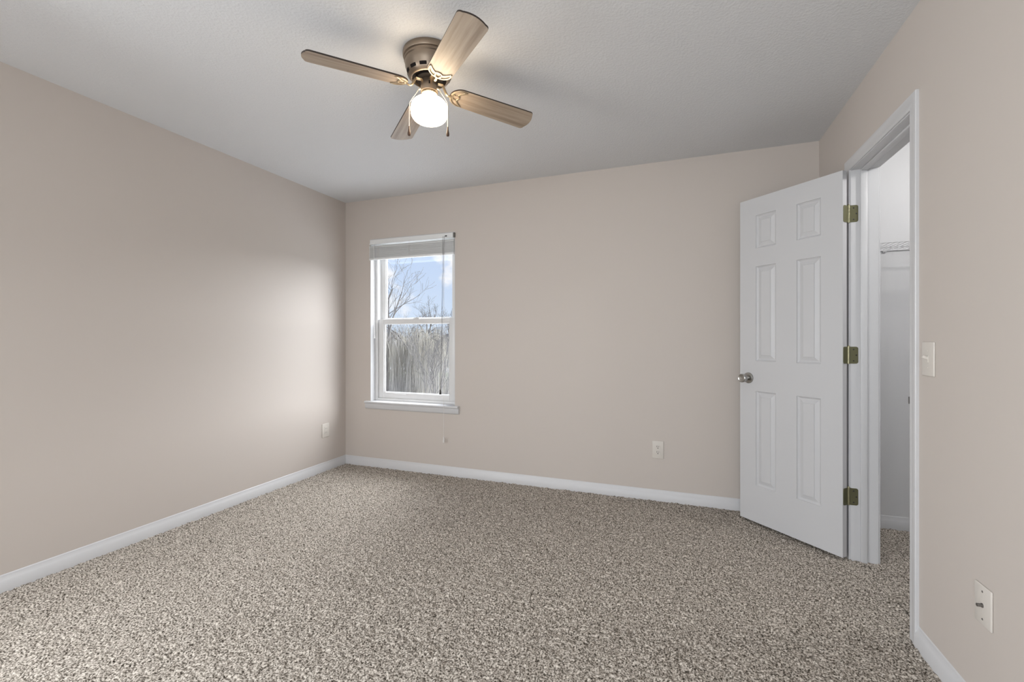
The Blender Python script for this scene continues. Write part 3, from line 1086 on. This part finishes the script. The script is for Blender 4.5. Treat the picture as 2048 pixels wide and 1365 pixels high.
def grow(mb, p, d, length, rad, level, rnd, spread, up, keep):
    """One limb with its own limbs, smaller and smaller."""
    n = 5 if level > 0 else 3
    pts, radii = [p.copy()], [rad]
    d = d.normalized()
    for k in range(n):
        d = (d + Vector((rnd.gauss(0, 0.16), rnd.gauss(0, 0.16), rnd.gauss(0, 0.10) + up * 0.10))).normalized()
        p = p + d * (length / n)
        pts.append(p.copy())
        radii.append(max(rad * (1 - 0.62 * (k + 1) / n), 0.004))
    mb.tube(pts, radii, 5 if level > 1 else 3)
    if level <= 0:
        return
    for q in range(keep):
        f = 0.30 + 0.70 * (q + rnd.random()) / keep
        i = min(int(f * n), n - 1)
        base_p = pts[i].lerp(pts[i + 1], f * n - i) if f * n - i <= 1 else pts[-1]
        a = rnd.uniform(0, 2 * math.pi)
        ax = d.orthogonal().normalized()
        ax.rotate(Matrix.Rotation(a, 3, d))
        nd = (d * math.cos(spread) + ax * math.sin(spread)).normalized()
        grow(mb, base_p, nd, length * rnd.uniform(0.45, 0.68), radii[i] * 0.55, level - 1, rnd, spread, up, keep)


def tree(name, label, px, depth, top_py, seed, spread=0.75, fork=0.35, keep=5, levels=3, lean=(0, 0), tm=None, rad=0.10, wide=0.45, group='bare trees outside the window'):
    rnd = random.Random(seed)
    bp_ = at(px, depth)
    top = CAM_H + (CY - top_py) * depth / F_PX
    hh = top - GZ
    t = empty(name, (bp_.x, bp_.y, GZ))
    tag(t, label, 'tree', group)
    zf = hh * fork
    tr_ = MB()
    fork_p = Vector((lean[0] * zf, lean[1] * zf, zf))
    tr_.tube([(0, 0, -0.05), fork_p * 0.5 + Vector((rnd.uniform(-.05, .05), 0, 0)), fork_p], [rad * 1.25, rad, rad * 0.85], 8)
    tr_.build('trunk', M['bark'], t, smooth=True)
    br_ = MB()
    nmain = 4
    for k in range(nmain):
        a = 2 * math.pi * k / nmain + rnd.random()
        dd = Vector((math.cos(a) * wide, math.sin(a) * wide, 1.0))
        grow(br_, fork_p, dd, (hh - zf) * rnd.uniform(0.66, 0.82), rad * 0.62, levels, rnd, spread, 1.0, keep)
    br_.build('branches', tm or M['twig'], t)
    return t


tree('bare_tree', 'tallest bare tree, at the left edge of the upper pane', 774, 17.0, 548, 11, 0.62, 0.60, 4, 3, rad=0.075, wide=0.30)
tree('bare_tree', 'small bare tree topping the meeting rail at mid pane', 853, 24.0, 612, 5, 0.62, 0.72, 4, 3, rad=0.07, wide=0.55)
tree('bare_tree', 'bare tree topping the meeting rail behind the lift cords', 900, 31.0, 624, 8, 0.70, 0.72, 4, 3, rad=0.09, wide=0.6)
tree('bare_tree', 'multi stemmed bare tree in the right of the lower pane', 876, 15.0, 672, 21, 0.45, 0.25, 5, 3, rad=0.045)
tree('bare_tree', 'dark bare tree with spreading boughs behind the willow', 822, 26.0, 658, 31, 0.85, 0.45, 5, 3, rad=0.16)
tree('bare_tree', 'pale bare tree at the left of the lower pane', 790, 30.0, 656, 41, 0.8, 0.3, 5, 3, tm=M['twig_pale'], rad=0.13)
tree('bare_tree', 'pale bare tree far behind at mid lower pane', 848, 36.0, 662, 51, 0.8, 0.3, 5, 3, tm=M['twig_pale'], rad=0.14)

# weeping willow
wp = at(828, 18.0)
wi = empty('willow_tree', (wp.x, wp.y, GZ))
tag(wi, 'weeping willow with hanging tan twigs filling the lower pane', 'tree')
rnd = random.Random(77)
tk = MB().tube([(0, 0, -0.05), (0.05, 0, 1.6), (-0.02, 0.1, 3.3)], [0.22, 0.17, 0.13], 9)
tk.build('trunk', M['bark'], wi, smooth=True)
bgh = MB()
tips = []
for k in range(16):
    a = 2 * math.pi * k / 16 + rnd.uniform(-.2, .2)
    R = rnd.uniform(0.9, 2.2)
    z1 = rnd.uniform(4.0, 4.75)
    P0 = Vector((-0.02, 0.1, 3.2))
    P1 = Vector((math.cos(a) * R * 0.45, math.sin(a) * R * 0.45, (3.2 + z1) / 2 + 0.35))
    P2 = Vector((math.cos(a) * R, math.sin(a) * R, z1 - 0.1))
    pts = [P0, P0.lerp(P1, 0.5) + Vector((0, 0, .05)), P1, P1.lerp(P2, 0.5) + Vector((0, 0, .12)), P2]
    bgh.tube(pts, [0.050, 0.036, 0.024, 0.015, 0.008], 6)
    tips.append(pts)
bgh.build('boughs', M['bark'], wi, smooth=True)
strd = MB()
for k in range(1500):
    pts = rnd.choice(tips)
    f = rnd.uniform(1.2, 4.0)
    i = min(int(f), 3)
    s = pts[i].lerp(pts[i + 1], f - i) + Vector((rnd.gauss(0, .18), rnd.gauss(0, .18), rnd.uniform(-.1, .1)))
    L = rnd.uniform(0.9, 3.0)
    sway = Vector((rnd.gauss(0, .10), rnd.gauss(0, .10), 0))
    seg = []
    for q in range(6):
        g_ = q / 5
        seg.append(s + sway * (g_ * 1.6) + Vector((rnd.gauss(0, .012), rnd.gauss(0, .012), -L * g_ * (0.35 + 0.65 * g_))))
    strd.tube(seg, [0.010, 0.008, 0.007, 0.006, 0.005, 0.004], 3)
so = strd.build('hanging_twigs', M['willow'], wi)
so['kind'] = 'stuff'

# thicket at the foot of the trees
br = MB()
for k in range(3600):
    px_, dp = rnd.uniform(730, 940), rnd.uniform(17, 34)
    p = at(px_, dp)
    p.z = GZ
    hgt = rnd.uniform(0.8, 2.6) * (0.6 + 0.4 * math.sin(px_ * 0.09) ** 2)
    d_ = Vector((rnd.gauss(0, .35), rnd.gauss(0, .35), 1)).normalized()
    mid = p + d_ * hgt * 0.5
    end = mid + (d_ + Vector((rnd.gauss(0, .4), rnd.gauss(0, .4), rnd.gauss(0, .2)))).normalized() * hgt * 0.5
    br.tube([p, mid, end], [0.014, 0.010, 0.005], 3)
    for q in range(2):
        e2 = mid + (d_ + Vector((rnd.gauss(0, .7), rnd.gauss(0, .7), 0.1))).normalized() * hgt * 0.35
        br.tube([mid, e2], [0.008, 0.004], 3)
tag(br.build('brush_thicket', M['twig_pale']), 'tangled pale winter brush under the trees outside', 'brush', kind='stuff')
